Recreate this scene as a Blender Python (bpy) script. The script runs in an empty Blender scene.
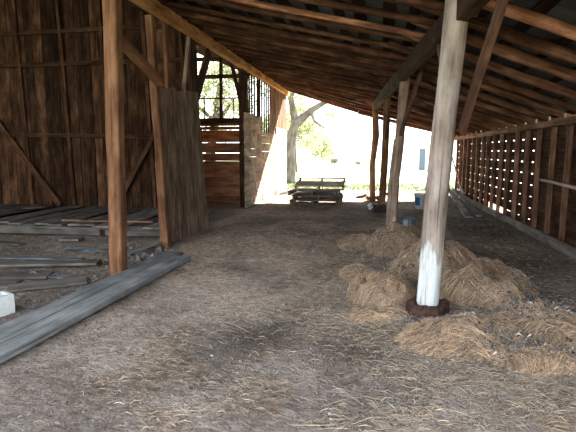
import bpy, math, random
from mathutils import Vector, Matrix, noise
random.seed(7)
S = bpy.context.scene
C = S.collection
V = Vector
R = random.random
def U(a, b): return random.uniform(a, b)

# ------------------------------------------------------------------ object helpers
def link(o, parent=None):
    C.objects.link(o)
    if parent is not None: o.parent = parent
    return o
def thing(name, label, cat, loc=(0, 0, 0), group=None):
    o = bpy.data.objects.new(name, None); o.empty_display_size = .1
    C.objects.link(o); o.location = loc
    o['label'] = label; o['category'] = cat
    if group: o['group'] = group
    return o
def tag(o, label, cat, group=None, kind=None):
    o['label'] = label; o['category'] = cat
    if group: o['group'] = group
    if kind: o['kind'] = kind
    return o
def structure(name, label, cat='wall'):
    o = bpy.data.objects.new(name, None); C.objects.link(o)
    o['kind'] = 'structure'; o['label'] = label; o['category'] = cat
    return o

class MB:
    """collects pieces with grain coordinates and a tone per piece, in world coordinates"""
    def __init__(s): s.v = []; s.f = []; s.g = []; s.t = []; s.sm = []
    def ring_tube(s, rings, gcs, tone, caps=True, smooth=False):
        b = len(s.v); n = len(rings[0])
        off = V((U(0, 50), U(0, 50), U(0, 50)))
        for r, gr in zip(rings, gcs):
            for p, g in zip(r, gr): s.v.append(V(p)); s.g.append(V(g) + off); s.t.append(tone)
        for i in range(len(rings) - 1):
            for j in range(n):
                a = b + i * n + j; c = b + i * n + (j + 1) % n
                s.f.append((a, c, c + n, a + n)); s.sm.append(smooth)
        if caps:
            s.f.append(tuple(b + j for j in range(n))[::-1]); s.sm.append(False)
            s.f.append(tuple(b + (len(rings) - 1) * n + j for j in range(n))); s.sm.append(False)
    def board(s, a, b, w, t, up=(0, 0, 1), tone=None, n=1, ch=.004, wob=0.0, warp=0.0, w2=None):
        """bar from a to b; w = size across, t = size along 'up'"""
        a = V(a); b = V(b); d = (b - a); L = d.length; d.normalize()
        up = V(up); side = d.cross(up)
        if side.length < 1e-4: side = d.cross(V((1, 0, 0)))
        side.normalize(); nr = side.cross(d)
        tone = U(.75, 1.2) if tone is None else tone
        rings = []; gcs = []
        for i in range(n + 1):
            k = i / n; c = a.lerp(b, k)
            if wob and 0 < i < n: c = c + side * U(-wob, wob) + nr * U(-wob, wob)
            c = c + nr * warp * math.sin(k * math.pi)
            ww = (w + ((w2 if w2 is not None else w) - w) * k) / 2 * (1 + (U(-.04, .04) if wob else 0)); tt = t / 2
            q = min(ch, ww * .4, tt * .4)
            pts = [(-ww + q, -tt), (ww - q, -tt), (ww, -tt + q), (ww, tt - q), (ww - q, tt), (-ww + q, tt), (-ww, tt - q), (-ww, -tt + q)]
            rings.append([c + side * x + nr * y for x, y in pts]); gcs.append([(x, y, k * L) for x, y in pts])
        s.ring_tube(rings, gcs, tone)
    def log(s, pts, radii, seg=12, tone=None, rough=.05, caps=True, sub=5, sy=1.0):
        pts = [V(p) for p in pts]; tone = U(.75, 1.2) if tone is None else tone
        P = []; RR = []
        for i in range(len(pts) - 1):
            for k in range(sub):
                q = k / sub; P.append(pts[i].lerp(pts[i + 1], q)); RR.append(radii[i] * (1 - q) + radii[i + 1] * q)
        P.append(pts[-1]); RR.append(radii[-1])
        ref = V((0, 0, 1)) if abs((pts[-1] - pts[0]).normalized().z) < .8 else V((0, 1, 0))
        rings = []; gcs = []; L = 0; sd = U(0, 100)
        for i, (p, r) in enumerate(zip(P, RR)):
            d = (P[min(i + 1, len(P) - 1)] - P[max(i - 1, 0)]).normalized()
            x = d.cross(ref).normalized(); y = x.cross(d)
            if i: L += (P[i] - P[i - 1]).length
            ring = []; g = []
            for j in range(seg):
                a = 2 * math.pi * j / seg
                rr = r * (1 + rough * 2 * noise.noise(V((math.cos(a) * 1.2 + sd, math.sin(a) * 1.2, L * 1.6))))
                ring.append(p + x * math.cos(a) * rr + y * math.sin(a) * rr * sy); g.append((math.cos(a) * r, math.sin(a) * r, L))
            rings.append(ring); gcs.append(g)
        s.ring_tube(rings, gcs, tone, caps, True)
    def quadstrip(s, pts, w, tone, up=(0, 0, 1)):
        """thin triangular-section strand"""
        pts = [V(p) for p in pts]; up = V(up)
        rings = []; gcs = []
        for i, p in enumerate(pts):
            d = (pts[min(i + 1, len(pts) - 1)] - pts[max(i - 1, 0)]).normalized()
            x = d.cross(up)
            if x.length < 1e-3: x = V((1, 0, 0))
            x.normalize(); y = x.cross(d); q = w * (.5 if i in (0, len(pts) - 1) else 1)
            rings.append([p - x * q, p + x * q, p + y * q]); gcs.append([(0, 0, i * .05)] * 3)
        s.ring_tube(rings, gcs, tone, False)
    def lump(s, c, r, tone, sub=6):
        """small faceted chip"""
        c = V(c); r = V(r); m = Matrix.Rotation(U(0, 6.28), 3, 'Z')
        vs = [V((1, 0, 0)), V((-1, 0, 0)), V((0, 1, 0)), V((0, -1, 0)), V((0, 0, 1)), V((0, 0, -1))]
        b = len(s.v); off = V((U(0, 50), U(0, 50), U(0, 50)))
        for v in vs:
            q = m @ V((v.x * r.x * U(.6, 1.2), v.y * r.y * U(.6, 1.2), v.z * r.z * U(.6, 1.2)))
            s.v.append(c + q); s.g.append(q + off); s.t.append(tone)
        for f in ((0, 2, 4), (2, 1, 4), (1, 3, 4), (3, 0, 4), (2, 0, 5), (1, 2, 5), (3, 1, 5), (0, 3, 5)):
            s.f.append(tuple(b + i for i in f)); s.sm.append(False)
    def grid(s, fn, nu, nv, tone=1.0, smooth=True, flip=False):
        b = len(s.v)
        for i in range(nu + 1):
            for j in range(nv + 1):
                p = V(fn(i / nu, j / nv)); s.v.append(p); s.g.append(p.copy()); s.t.append(tone)
        for i in range(nu):
            for j in range(nv):
                a = b + i * (nv + 1) + j
                q = (a, a + nv + 1, a + nv + 2, a + 1)
                s.f.append(q[::-1] if flip else q); s.sm.append(smooth)
    def build(s, name, mat, parent=None, origin=None):
        if origin is None:
            if parent is not None: origin = None
            else:
                mn = V((min(v.x for v in s.v), min(v.y for v in s.v), min(v.z for v in s.v))); mx = V((max(v.x for v in s.v), max(v.y for v in s.v), 0))
                origin = V(((mn.x + mx.x) / 2, (mn.y + mx.y) / 2, mn.z))
        base = V((0, 0, 0))
        if parent is not None:
            q = parent
            while q is not None: base += q.location; q = q.parent
        o_loc = (origin - base) if origin is not None else V((0, 0, 0))
        sh = base + o_loc
        me = bpy.data.meshes.new(name)
        me.from_pydata([tuple(v - sh) for v in s.v], [], s.f)
        ga = me.attributes.new('gc', 'FLOAT_VECTOR', 'POINT'); ga.data.foreach_set('vector', [c for g in s.g for c in g])
        ta = me.attributes.new('tone', 'FLOAT', 'POINT'); ta.data.foreach_set('value', s.t)
        me.polygons.foreach_set('use_smooth', s.sm)
        me.materials.append(mat); me.update()
        o = bpy.data.objects.new(name, me); link(o, parent); o.location = o_loc
        return o

# ------------------------------------------------------------------ materials
def newmat(name):
    m = bpy.data.materials.new(name); m.use_nodes = True
    nt = m.node_tree; nt.nodes.clear()
    out = nt.nodes.new('ShaderNodeOutputMaterial'); bs = nt.nodes.new('ShaderNodeBsdfPrincipled')
    nt.links.new(bs.outputs[0], out.inputs[0])
    return m, nt, bs
def N(nt, t, **k):
    n = nt.nodes.new(t)
    for a, b in k.items(): setattr(n, a, b)
    return n
def ramp(nt, src, stops):
    r = N(nt, 'ShaderNodeValToRGB'); e = r.color_ramp.elements
    while len(e) < len(stops): e.new(.5)
    for q, (p, c) in zip(e, stops): q.position = p; q.color = (*c, 1) if len(c) == 3 else c
    nt.links.new(src, r.inputs[0]); return r.outputs[0]
def nz(nt, vec, scale, detail=4, rough=.6, dist=0.0):
    n = N(nt, 'ShaderNodeTexNoise'); n.inputs['Scale'].default_value = scale; n.inputs['Detail'].default_value = detail
    n.inputs['Roughness'].default_value = rough; n.inputs['Distortion'].default_value = dist
    nt.links.new(vec, n.inputs['Vector']); return n.outputs['Fac']
def attr(nt, name, typ='Vector'):
    a = N(nt, 'ShaderNodeAttribute', attribute_name=name); return a.outputs[typ]
def mapped(nt, vec, sc):
    m = N(nt, 'ShaderNodeMapping'); m.inputs['Scale'].default_value = sc; nt.links.new(vec, m.inputs[0]); return m.outputs[0]
def mix(nt, fac, a, b, mode='MIX'):
    m = N(nt, 'ShaderNodeMix', data_type='RGBA', blend_type=mode)
    for s_, v in ((m.inputs[0], fac), (m.inputs[6], a), (m.inputs[7], b)):
        if isinstance(v, (int, float)): s_.default_value = v
        elif isinstance(v, tuple): s_.default_value = (*v, 1)
        else: nt.links.new(v, s_)
    return m.outputs[2]
def math_(nt, op, a, b=None):
    m = N(nt, 'ShaderNodeMath', operation=op)
    for s_, v in ((m.inputs[0], a), (m.inputs[1], b)):
        if v is None: continue
        if isinstance(v, (int, float)): s_.default_value = v
        else: nt.links.new(v, s_)
    return m.outputs[0]
def bump(nt, bs, h, st=.4, d=.01):
    b = N(nt, 'ShaderNodeBump'); b.inputs['Strength'].default_value = st; b.inputs['Distance'].default_value = d
    nt.links.new(h, b.inputs['Height']); nt.links.new(b.outputs[0], bs.inputs['Normal'])
def wood(name, dark, mid, light, rough=.85, paint=None, crack=.5):
    m, nt, bs = newmat(name)
    gc = attr(nt, 'gc'); tone = attr(nt, 'tone', 'Fac')
    a = nz(nt, mapped(nt, gc, (22, 22, 1.3)), 1, 5, .65, .6)
    b = nz(nt, mapped(nt, gc, (90, 90, 2.5)), 1, 3, .6)
    c = nz(nt, mapped(nt, gc, (5, 5, 2.2)), 1, 4, .6)
    col = ramp(nt, a, [(.36, dark), (.5, mid), (.66, light)])
    col = mix(nt, math_(nt, 'MULTIPLY', b, .5), col, dark)
    col = mix(nt, .55, col, ramp(nt, c, [(.36, dark), (.52, mid), (.68, light)]))
    ck = nz(nt, mapped(nt, gc, (38, 38, .7)), 1, 2, .5)
    ckm = ramp(nt, ck, [(.30, (crack, crack, crack)), (.36, (0, 0, 0))])
    col = mix(nt, ckm, col, tuple(x * .25 for x in dark))
    tn = N(nt, 'ShaderNodeCombineColor')
    for i in range(3): nt.links.new(tone, tn.inputs[i])
    col = mix(nt, 1.0, col, tn.outputs[0], 'MULTIPLY')
    if paint:
        # a coat of whitewash at the foot, ragged at its top, left off one side
        sp = N(nt, 'ShaderNodeSeparateXYZ'); tc = N(nt, 'ShaderNodeTexCoord'); nt.links.new(tc.outputs['Object'], sp.inputs[0])
        rag = nz(nt, mapped(nt, tc.outputs['Object'], (16, 16, 2.6)), 1, 4, .6)
        lim = math_(nt, 'MULTIPLY_ADD', rag, 1.0); lim.node.inputs[2].default_value = paint[0] - .5
        z = math_(nt, 'SUBTRACT', lim, sp.outputs['Z'])
        fz = math_(nt, 'MULTIPLY', z, 9.0); fz.node.use_clamp = True
        wear = ramp(nt, nz(nt, mapped(nt, tc.outputs['Object'], (40, 40, 3)), 1, 4, .7), [(.30, (.25, .25, .25)), (.48, (1, 1, 1))])
        fac = math_(nt, 'MULTIPLY', fz, wear)
        col = mix(nt, math_(nt, 'MULTIPLY', fac, paint[1]), col, (.72, .73, .72))
    nt.links.new(col, bs.inputs['Base Color']); bs.inputs['Roughness'].default_value = rough
    bs.inputs['Specular IOR Level'].default_value = .06
    bump(nt, bs, mix(nt, .5, a, b), .6, .012)
    return m
M = {}
M['log'] = wood('rafter_log', (.022, .010, .006), (.125, .054, .030), (.36, .18, .105))
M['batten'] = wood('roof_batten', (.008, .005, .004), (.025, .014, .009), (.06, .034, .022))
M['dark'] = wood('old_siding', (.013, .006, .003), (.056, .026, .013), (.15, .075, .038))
M['stud'] = wood('reddish_stud', (.05, .024, .016), (.20, .10, .062), (.36, .21, .14))
M['beam'] = wood('sawn_beam', (.18, .075, .025), (.50, .24, .09), (.78, .44, .19))
M['head'] = wood('header_timber', (.018, .010, .006), (.060, .032, .018), (.13, .074, .042))
M['post'] = wood('brown_post', (.08, .034, .017), (.21, .098, .050), (.36, .19, .105))
M['grey'] = wood('grey_board', (.10, .085, .072), (.26, .22, .19), (.42, .37, .32))
M['part'] = wood('partition_board', (.06, .036, .024), (.21, .135, .090), (.40, .275, .19))
M['wallw'] = wood('weathered_wall_board', (.14, .09, .06), (.36, .26, .19), (.55, .43, .33))
M['pale'] = wood('pale_board', (.40, .35, .30), (.62, .57, .52), (.78, .74, .70))  # lighter wood for the far wall segment, sunlight painted into its colour
M['orange'] = wood('warm_board', (.07, .025, .010), (.23, .085, .03), (.42, .17, .06))  # orange glow of bounced sun put into the board colour
M['plank'] = wood('blue_grey_plank', (.10, .102, .10), (.225, .225, .222), (.36, .355, .345), crack=.8)
M['pole'] = wood('pale_peeled_post', (.20, .13, .095), (.44, .34, .28), (.62, .53, .46))
M['pole_paint'] = wood('pale_post_whitewashed', (.17, .12, .095), (.42, .335, .285), (.60, .51, .45), paint=(.72, .95))
M['pole_foot'] = wood('post_whitewashed_foot', (.13, .075, .05), (.32, .21, .15), (.48, .35, .27), paint=(.33, .9))
M['redpost'] = wood('orange_brown_post', (.16, .07, .03), (.42, .22, .11), (.6, .38, .22))
M['bark'] = wood('tree_bark', (.06, .05, .042), (.15, .12, .10), (.27, .23, .20))

def simple(name, col, rough=.8, metal=0, var=.25, scale=8, bmp=.2):
    m, nt, bs = newmat(name)
    tc = N(nt, 'ShaderNodeTexCoord'); tone = attr(nt, 'tone', 'Fac')
    a = nz(nt, tc.outputs['Object'], scale, 5, .65)
    c = ramp(nt, a, [(.3, tuple(x * (1 - var) for x in col)), (.7, tuple(min(1, x * (1 + var)) for x in col))])
    tn = N(nt, 'ShaderNodeCombineColor')
    for i in range(3): nt.links.new(tone, tn.inputs[i])
    c = mix(nt, 1.0, c, tn.outputs[0], 'MULTIPLY')
    nt.links.new(c, bs.inputs['Base Color']); bs.inputs['Roughness'].default_value = rough; bs.inputs['Metallic'].default_value = metal
    bs.inputs['Specular IOR Level'].default_value = .25
    if bmp: bump(nt, bs, a, bmp, .01)
    return m
M['metal'] = simple('roof_sheet', (.060, .060, .062), .85, .0, .8, 1.6)
M['concrete'] = simple('concrete', (.62, .62, .60), .9, 0, .12, 25)
M['straw'] = simple('straw', (.50, .335, .215), .8, 0, .2, 4, 0)
M['litter'] = simple('dry_litter', (.36, .275, .19), .9, 0, .2, 4, 0)
M['chip'] = simple('chips', (.22, .19, .17), .95, 0, .3, 9, 0)
M['rust'] = simple('rusty_iron', (.07, .036, .027), .95, .0, .7, 20, 1.0)
M['galv'] = simple('galvanised', (.16, .19, .21), .5, .4, .25, 12)
M['bucket'] = simple('bucket_plastic', (.62, .60, .55), .5, 0, .12, 10, 0)
M['blue'] = simple('blue_label', (.02, .10, .26), .5, 0, .2, 20, 0)
M['white'] = simple('white_scrap', (.8, .8, .8), .6, 0, .05, 10, 0)
M['black'] = simple('dark_block', (.035, .025, .02), .9, 0, .4, 15)
M['bluescrap'] = simple('blue_plastic', (.075, .085, .09), .5, 0, .4, 15)
M['paintwall'] = simple('white_wall', (.82, .81, .78), .8, 0, .03, 2, 0)
M['door'] = simple('blue_grey_door', (.09, .11, .135), .6, 0, .1, 4, 0)
M['roofgrey'] = simple('pale_roof', (.6, .6, .58), .7, 0, .08, 2, 0)

def leafmat(name, c1, c2):
    m, nt, bs = newmat(name)
    tone = attr(nt, 'tone', 'Fac')
    c = ramp(nt, tone, [(0, c1), (1, c2)])
    nt.links.new(c, bs.inputs['Base Color']); bs.inputs['Roughness'].default_value = .6
    tr = N(nt, 'ShaderNodeBsdfTranslucent'); nt.links.new(c, tr.inputs[0])
    ms = N(nt, 'ShaderNodeMixShader'); ms.inputs[0].default_value = .45
    nt.links.new(bs.outputs[0], ms.inputs[1]); nt.links.new(tr.outputs[0], ms.inputs[2])
    nt.links.new(ms.outputs[0], nt.nodes['Material Output'].inputs[0])
    return m
M['leaf'] = leafmat('oak_leaves', (.15, .17, .06), (.46, .46, .26))
M['bush'] = leafmat('bush_leaves', (.18, .17, .11), (.42, .38, .25))
M['blade'] = leafmat('grass_blades', (.05, .10, .02), (.16, .20, .08))

# dirt floor
m, nt, bs = newmat('barn_dirt'); M['dirt'] = m
tc = N(nt, 'ShaderNodeTexCoord'); P = tc.outputs['Object']
n1 = nz(nt, P, .55, 5, .6, .4); n2 = nz(nt, P, 3.2, 6, .65, .3); n3 = nz(nt, P, 38, 4, .7); n4 = nz(nt, mapped(nt, P, (1, 1.6, 1)), 11, 7, .75, .6)
col = ramp(nt, n1, [(.38, (.19, .15, .125)), (.5, (.31, .265, .235)), (.62, (.42, .375, .345))])
col = mix(nt, .55, col, ramp(nt, n2, [(.38, (.12, .092, .075)), (.5, (.29, .245, .215)), (.62, (.43, .38, .34))]))
col = mix(nt, .5, col, ramp(nt, n4, [(.36, (.07, .05, .038)), (.5, (.29, .235, .19)), (.64, (.56, .48, .40))]))
col = mix(nt, ramp(nt, n3, [(.34, (.8, .8, .8)), (.44, (0, 0, 0))]), col, (.06, .045, .036))
n5 = nz(nt, P, 75, 3, .7)
col = mix(nt, ramp(nt, n5, [(.60, (0, 0, 0)), (.68, (.7, .7, .7))]), col, (.56, .50, .44))
sp_ = N(nt, 'ShaderNodeSeparateXYZ'); nt.links.new(P, sp_.inputs[0])
far = math_(nt, 'MULTIPLY_ADD', sp_.outputs['Y'], .22); far.node.inputs[2].default_value = -1.25
far = math_(nt, 'ADD', far, math_(nt, 'MULTIPLY', n2, .9)); far.node.use_clamp = True
strawy = ramp(nt, n4, [(.38, (.10, .068, .045)), (.5, (.24, .17, .115)), (.64, (.46, .35, .245))])
patch = ramp(nt, nz(nt, P, 1.1, 5, .65, .8), [(.50, (0, 0, 0)), (.60, (.75, .75, .75))])
fm = N(nt, 'ShaderNodeMath', operation='MAXIMUM'); nt.links.new(math_(nt, 'MULTIPLY', far, .75), fm.inputs[0]); nt.links.new(math_(nt, 'MULTIPLY', patch, .7), fm.inputs[1])
col = mix(nt, fm.outputs[0], col, strawy)
floor_tone = attr(nt, 'tone', 'Fac')
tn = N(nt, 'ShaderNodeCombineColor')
for i in range(3): nt.links.new(math_(nt, 'MULTIPLY', floor_tone, (1.26, 1.20, 1.18)[i]), tn.inputs[i])
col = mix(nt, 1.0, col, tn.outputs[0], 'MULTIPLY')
nt.links.new(col, bs.inputs['Base Color']); bs.inputs['Roughness'].default_value = .95; bs.inputs['Specular IOR Level'].default_value = .15
bump(nt, bs, mix(nt, .5, n3, n4), 1.0, .05)
# hay mat
m, nt, bs = newmat('matted_hay'); M['hay'] = m
tc = N(nt, 'ShaderNodeTexCoord'); P = tc.outputs['Object']
a = nz(nt, mapped(nt, P, (6, 22, 10)), 2.2, 6, .7, 1.8); b2 = nz(nt, P, 2.4, 4, .6)
col = ramp(nt, a, [(.36, (.07, .045, .032)), (.47, (.30, .19, .125)), (.62, (.58, .41, .28))])
col = mix(nt, .35, col, ramp(nt, b2, [(.40, (.13, .105, .09)), (.56, (.42, .28, .18))]))
nt.links.new(col, bs.inputs['Base Color']); bs.inputs['Roughness'].default_value = .95; bs.inputs['Specular IOR Level'].default_value = .1
bump(nt, bs, a, 1.0, .03)
# field
m, nt, bs = newmat('dry_field'); M['field'] = m
tc = N(nt, 'ShaderNodeTexCoord'); P = tc.outputs['Object']
a = nz(nt, P, .10, 5, .6); b2 = nz(nt, P, 6, 4, .7)
col = ramp(nt, a, [(.42, (.105, .15, .055)), (.54, (.30, .33, .17)), (.62, (.66, .60, .46))])
col = mix(nt, .12, col, ramp(nt, b2, [(.3, (.3, .3, .15)), (.7, (.7, .65, .5))]))
nt.links.new(col, bs.inputs['Base Color']); bs.inputs['Roughness'].default_value = .95; bs.inputs['Specular IOR Level'].default_value = .1

# ------------------------------------------------------------------ ground
def sst(a, b, x):
    t = min(1, max(0, (x - a) / (b - a))); return t * t * (3 - 2 * t)
def ground(x, y):
    z = .14 * sst(4.6, 9.5, y)
    g = math.exp(-(((x - (.75 - .05 * (y - 4))) / .75) ** 2)) * sst(2.2, 3.6, y) * (1 - sst(8.2, 10.2, y))
    z += .07 * g
    z += .028 * noise.fractal(V((x * .9, y * .9, 3.1)), .9, 2.0, 4)
    if -.2 < y < 18: z += .012 * noise.noise(V((x * 7, y * 7, 9)))
    return z
def floor_tone(x, y):
    """dark brown stains, the pale trodden track, and zones darker by position"""
    t = 1.0 + .55 * noise.noise(V((x * .8 + 4, y * .8, 0))) + .3 * noise.noise(V((x * 2.3, y * 2.3, 5)))
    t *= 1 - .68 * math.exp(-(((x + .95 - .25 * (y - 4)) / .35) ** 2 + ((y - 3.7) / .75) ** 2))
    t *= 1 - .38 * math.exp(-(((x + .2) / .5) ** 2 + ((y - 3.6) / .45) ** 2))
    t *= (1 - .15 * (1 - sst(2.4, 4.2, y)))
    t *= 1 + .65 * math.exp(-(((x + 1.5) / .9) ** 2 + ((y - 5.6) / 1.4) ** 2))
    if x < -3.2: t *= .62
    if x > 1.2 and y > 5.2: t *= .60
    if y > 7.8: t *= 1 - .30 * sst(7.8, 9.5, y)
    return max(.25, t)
mb = MB()
x0, x1, y0, y1 = -11., 5., -3., 18.5; nx, ny = 250, 330
for i in range(nx + 1):
    for j in range(ny + 1):
        x = x0 + (x1 - x0) * i / nx; y = y0 + (y1 - y0) * j / ny
        mb.v.append(V((x, y, ground(x, y)))); mb.g.append(V((x, y, 0))); mb.t.append(floor_tone(x, y))
for i in range(nx):
    for j in range(ny):
        a = i * (ny + 1) + j; mb.f.append((a, a + ny + 1, a + ny + 2, a + 1)); mb.sm.append(True)
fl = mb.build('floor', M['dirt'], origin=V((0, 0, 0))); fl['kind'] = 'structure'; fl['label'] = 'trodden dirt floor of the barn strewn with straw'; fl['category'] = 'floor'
mb = MB()
def rect(xa, xb, ya, yb, n=12):
    mb.grid(lambda u, v: (xa + (xb - xa) * u, ya + (yb - ya) * v, (.10 if ya > 10 else .0) + .05 * noise.noise(V(((xa + (xb - xa) * u) * .3, (ya + (yb - ya) * v) * .3, 0)))), n, n)
rect(-90, 90, 18.45, 170, 60); rect(-90, -10.9, -30, 18.45); rect(4.95, 90, -30, 18.45); rect(-10.9, 4.95, -30, -2.95)
fd = mb.build('grass_field', M['field'], origin=V((0, 0, 0))); fd['kind'] = 'structure'; fd['label'] = 'sunlit grassy field beyond the open end of the barn'; fd['category'] = 'field'
# grass tufts by the open end
mb = MB()
for _ in range(5000):
    x = U(-4.5, 4); y = 17.6 + abs(random.gauss(0, 1)) * 3.0; z = .1
    h = U(.04, .14); a = U(0, 6.28)
    mb.quadstrip([(x, y, z), (x + math.cos(a) * h * .3, y + math.sin(a) * h * .3, z + h * .6), (x + math.cos(a) * h * .7, y + math.sin(a) * h * .7, z + h)], .006, R(), (0, 1, .1))
g = mb.build('grass', M['blade']); tag(g, 'short green grass growing just beyond the far opening', 'grass', kind='stuff')

# ------------------------------------------------------------------ posts line, roof geometry
def interp(t, x):
    for (a, va), (b, vb) in zip(t, t[1:]):
        if x <= b: return va + (vb - va) * (x - a) / (b - a)
    (a, va), (b, vb) = t[-2:]; return va + (vb - va) * (x - a) / (b - a)
HB = [(-2, 2.58), (4.4, 2.62), (8.3, 2.68), (11.5, 2.74), (13.9, 2.72), (17.2, 2.54)]
def hx(y): return .63 - .088 * (y - 4.4)
def hb(y): return interp(HB, y)
HD = .22
LX = -3.38
def lb(y): return 3.575 - .006 * (y - 9)          # underside of the long left beam
LD = .175
def rx(y): return 2.80 - .023 * y
def rz(y): return 1.93
YE = 17.1
RY0 = .6
roof = structure('ceiling', 'lean-to roof of log rafters under grey sheeting', 'ceiling')
def row(step, jit):
    y = RY0 + .3; o = []
    while y < YE - .1: o.append(y); y += step + U(-jit, jit)
    o[-1] = YE; return o
def rough_log(p, q, r, nm, tone):
    mb = MB(); p = V(p); q = V(q); mid = p.lerp(q, .5) + V((0, U(-.03, .03), U(-.02, .0)))
    mb.log([p, mid, q], [r * U(.9, 1.1), r, r * U(.8, 1.05)], 10, tone, .08, sub=6)
    return mb.build(nm, M['log'], roof)
for k, y in enumerate(row(.52, .05)):
    r = U(.035, .050)
    zl = lb(y) + LD + r * .95; X = hx(y); zh = hb(y) + HD + r * .95; s1 = (zh - zl) / (X - LX)
    rough_log((LX - .12, y - .02, zl - .12 * s1), (X + U(.15, .45), y - .02 + U(-.05, .05), zh + .25 * s1), r, 'rafter', U(.45, 1.25) if k not in (6, 10) else 2.1)
for k, y in enumerate(row(.68, .05)):
    r = U(.050, .066)
    X = hx(y); zh = hb(y) + HD + r * .95; zr = rz(y) + .09 + r * .95; s2 = (zr - zh) / (rx(y) - X)
    rough_log((X - U(.2, .45), y + .11, zh - .3 * s2), (rx(y) + .22, y + .10, zr + .22 * s2), r, 'rafter', U(.5, 1.25) if k not in (5,) else 2.0)
def rooftop(x, y):
    X = hx(y)
    if x < X: z = lb(y) + LD + (hb(y) + HD - lb(y) - LD) * (x - LX) / (X - LX)
    else: z = hb(y) + HD + (rz(y) + .09 - hb(y) - HD) * (x - X) / (rx(y) - X)
    return z + .155
# battens along the barn
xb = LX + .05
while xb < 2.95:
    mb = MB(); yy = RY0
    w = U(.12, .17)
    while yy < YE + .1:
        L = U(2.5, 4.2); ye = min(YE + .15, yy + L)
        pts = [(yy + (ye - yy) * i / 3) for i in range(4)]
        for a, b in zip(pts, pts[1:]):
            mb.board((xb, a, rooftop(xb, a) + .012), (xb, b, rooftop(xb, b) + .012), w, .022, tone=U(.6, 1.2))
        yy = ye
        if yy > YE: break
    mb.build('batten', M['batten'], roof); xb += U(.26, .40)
# corrugated sheet
mb = MB()
def sheet(u, v):
    x = -3.45 + 6.5 * u; y = RY0 - .1 + (YE + .35 - RY0) * v
    return (x, y, rooftop(min(x, 3.1), y) + .045 + .009 * math.sin(y * 2 * math.pi / .16))
mb.grid(sheet, 10, 460)
sh = mb.build('roof_sheet', M['metal'], roof); 
sm = sh.modifiers.new('thickness', 'SOLIDIFY'); sm.thickness = .004; sm.offset = 1
# verge board at the far end
# main barn roof on the left side, spaced boards
loft = structure('ceiling.001', 'main barn roof rising to the left of the long beam', 'ceiling')
def lz(x, y): return lb(y) + LD + .14 + (LX - x) * .42
y = RY0
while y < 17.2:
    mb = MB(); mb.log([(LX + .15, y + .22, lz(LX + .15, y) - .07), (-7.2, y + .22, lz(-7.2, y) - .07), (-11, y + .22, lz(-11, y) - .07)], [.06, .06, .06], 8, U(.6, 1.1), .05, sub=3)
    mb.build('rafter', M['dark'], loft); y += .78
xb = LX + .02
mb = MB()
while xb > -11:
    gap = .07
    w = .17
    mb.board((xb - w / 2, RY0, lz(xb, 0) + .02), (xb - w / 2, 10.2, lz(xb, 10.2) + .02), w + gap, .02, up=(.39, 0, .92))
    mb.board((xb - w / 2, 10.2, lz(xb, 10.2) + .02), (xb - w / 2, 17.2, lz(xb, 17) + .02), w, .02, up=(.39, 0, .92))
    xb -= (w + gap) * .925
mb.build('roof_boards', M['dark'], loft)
# main barn far-left side wall to close the bay
side = structure('wall_left', 'outer board wall at the far left of the barn')
mb = MB(); y = -1.
while y < 17: 
    mb.board((-10.9, y, -.1), (-10.9, y, 6.8), .215, .025, up=(1, 0, 0)); y += .203
mb.build('siding', M['dark'], side)

# long sawn left beam
mb = MB()
for a, b in ((RY0, 3.9), (3.9, 9.3), (9.3, 13.6), (13.6, YE + .2)):
    mb.board((LX, a + .004, lb(a) + LD / 2), (LX, b - .004, lb(b) + LD / 2), .14, LD, n=6, ch=.008, wob=.004, tone=U(.9, 1.15))
b = mb.build('roof_beam', M['beam']); tag(b, 'long light brown sawn beam along the left edge of the low roof', 'beam')
# header on the posts
mb = MB()
Y = [RY0, 4.35, 8.3, 11.5, 14.25]
for a, b in zip(Y, Y[1:]):
    mb.board((hx(a), a + .003, hb(a) + HD / 2), (hx(b), b - .003, hb(b) + HD / 2), .12, HD, n=5, ch=.01, wob=.005)
b = mb.build('header_beam', M['head']); tag(b, 'weathered timber header running over the row of round posts', 'beam')

# row of posts
def post(name, label, pts, radii, mat, sub=8, seg=16, sy=1.0, extra=None):
    t = thing(name, label, 'post', pts[0])
    mb = MB(); mb.log(pts, radii, seg, 1.0, .05, sub=sub, sy=sy); mb.build('shaft', mat, t)
    if extra: extra(t)
    return t
G = 'round posts in a row under the header beam'
def p1(t):
    # rust-brown collar and clods at the foot
    mb = MB()
    n = 36; rings = []; gcs = []
    prof = [(.150, -.06), (.185, -.05), (.195, .02), (.183, .075), (.165, .09), (.14, .085), (.10, .07)]
    for i in range(n + 1):
        a = 2 * math.pi * i / n; ring = []
        for r, z in prof:
            rr = r * (1 + .12 * noise.noise(V((math.cos(a) * 2, math.sin(a) * 2, z * 9)))); zz = z * (1 + .5 * noise.noise(V((math.cos(a) * 2 + 5, math.sin(a) * 2, 0))))
            ring.append(V((.455 + math.cos(a) * rr, 4.50 + math.sin(a) * rr, .07 + zz)))
        rings.append(ring); gcs.append([tuple(q) for q in ring])
    mb.ring_tube(rings, gcs, 1.0, False, True)
    o = mb.build('collar', M['rust'], t); o['label'] = 'rust-brown ragged collar round the foot'
    mb = MB()
    mb.log([(.372, 4.47, .10), (.408, 4.46, 1.1), (.452, 4.45, 1.95)], [.026, .024, .014], 8, .8, .1, sub=7); mb.build('split_strip', M['pole_paint'], t)
post('barn_post', 'nearest pale round post with a whitewashed foot standing in the hay', [(.460, 4.50, -.05), (.50, 4.48, 1.11), (.525, 4.48, 1.65), (.595, 4.45, 2.84)], [.090, .094, .096, .102], M['pole_paint'], extra=p1).__setitem__('group', G)
def p2(t):
    mb = MB(); mb.log([(.125, 8.29, .10), (.155, 8.27, 1.0), (.215, 8.28, 1.75)], [.042, .040, .025], 8, .75, .12); mb.build('bark_strip', M['pole'], t)
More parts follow.
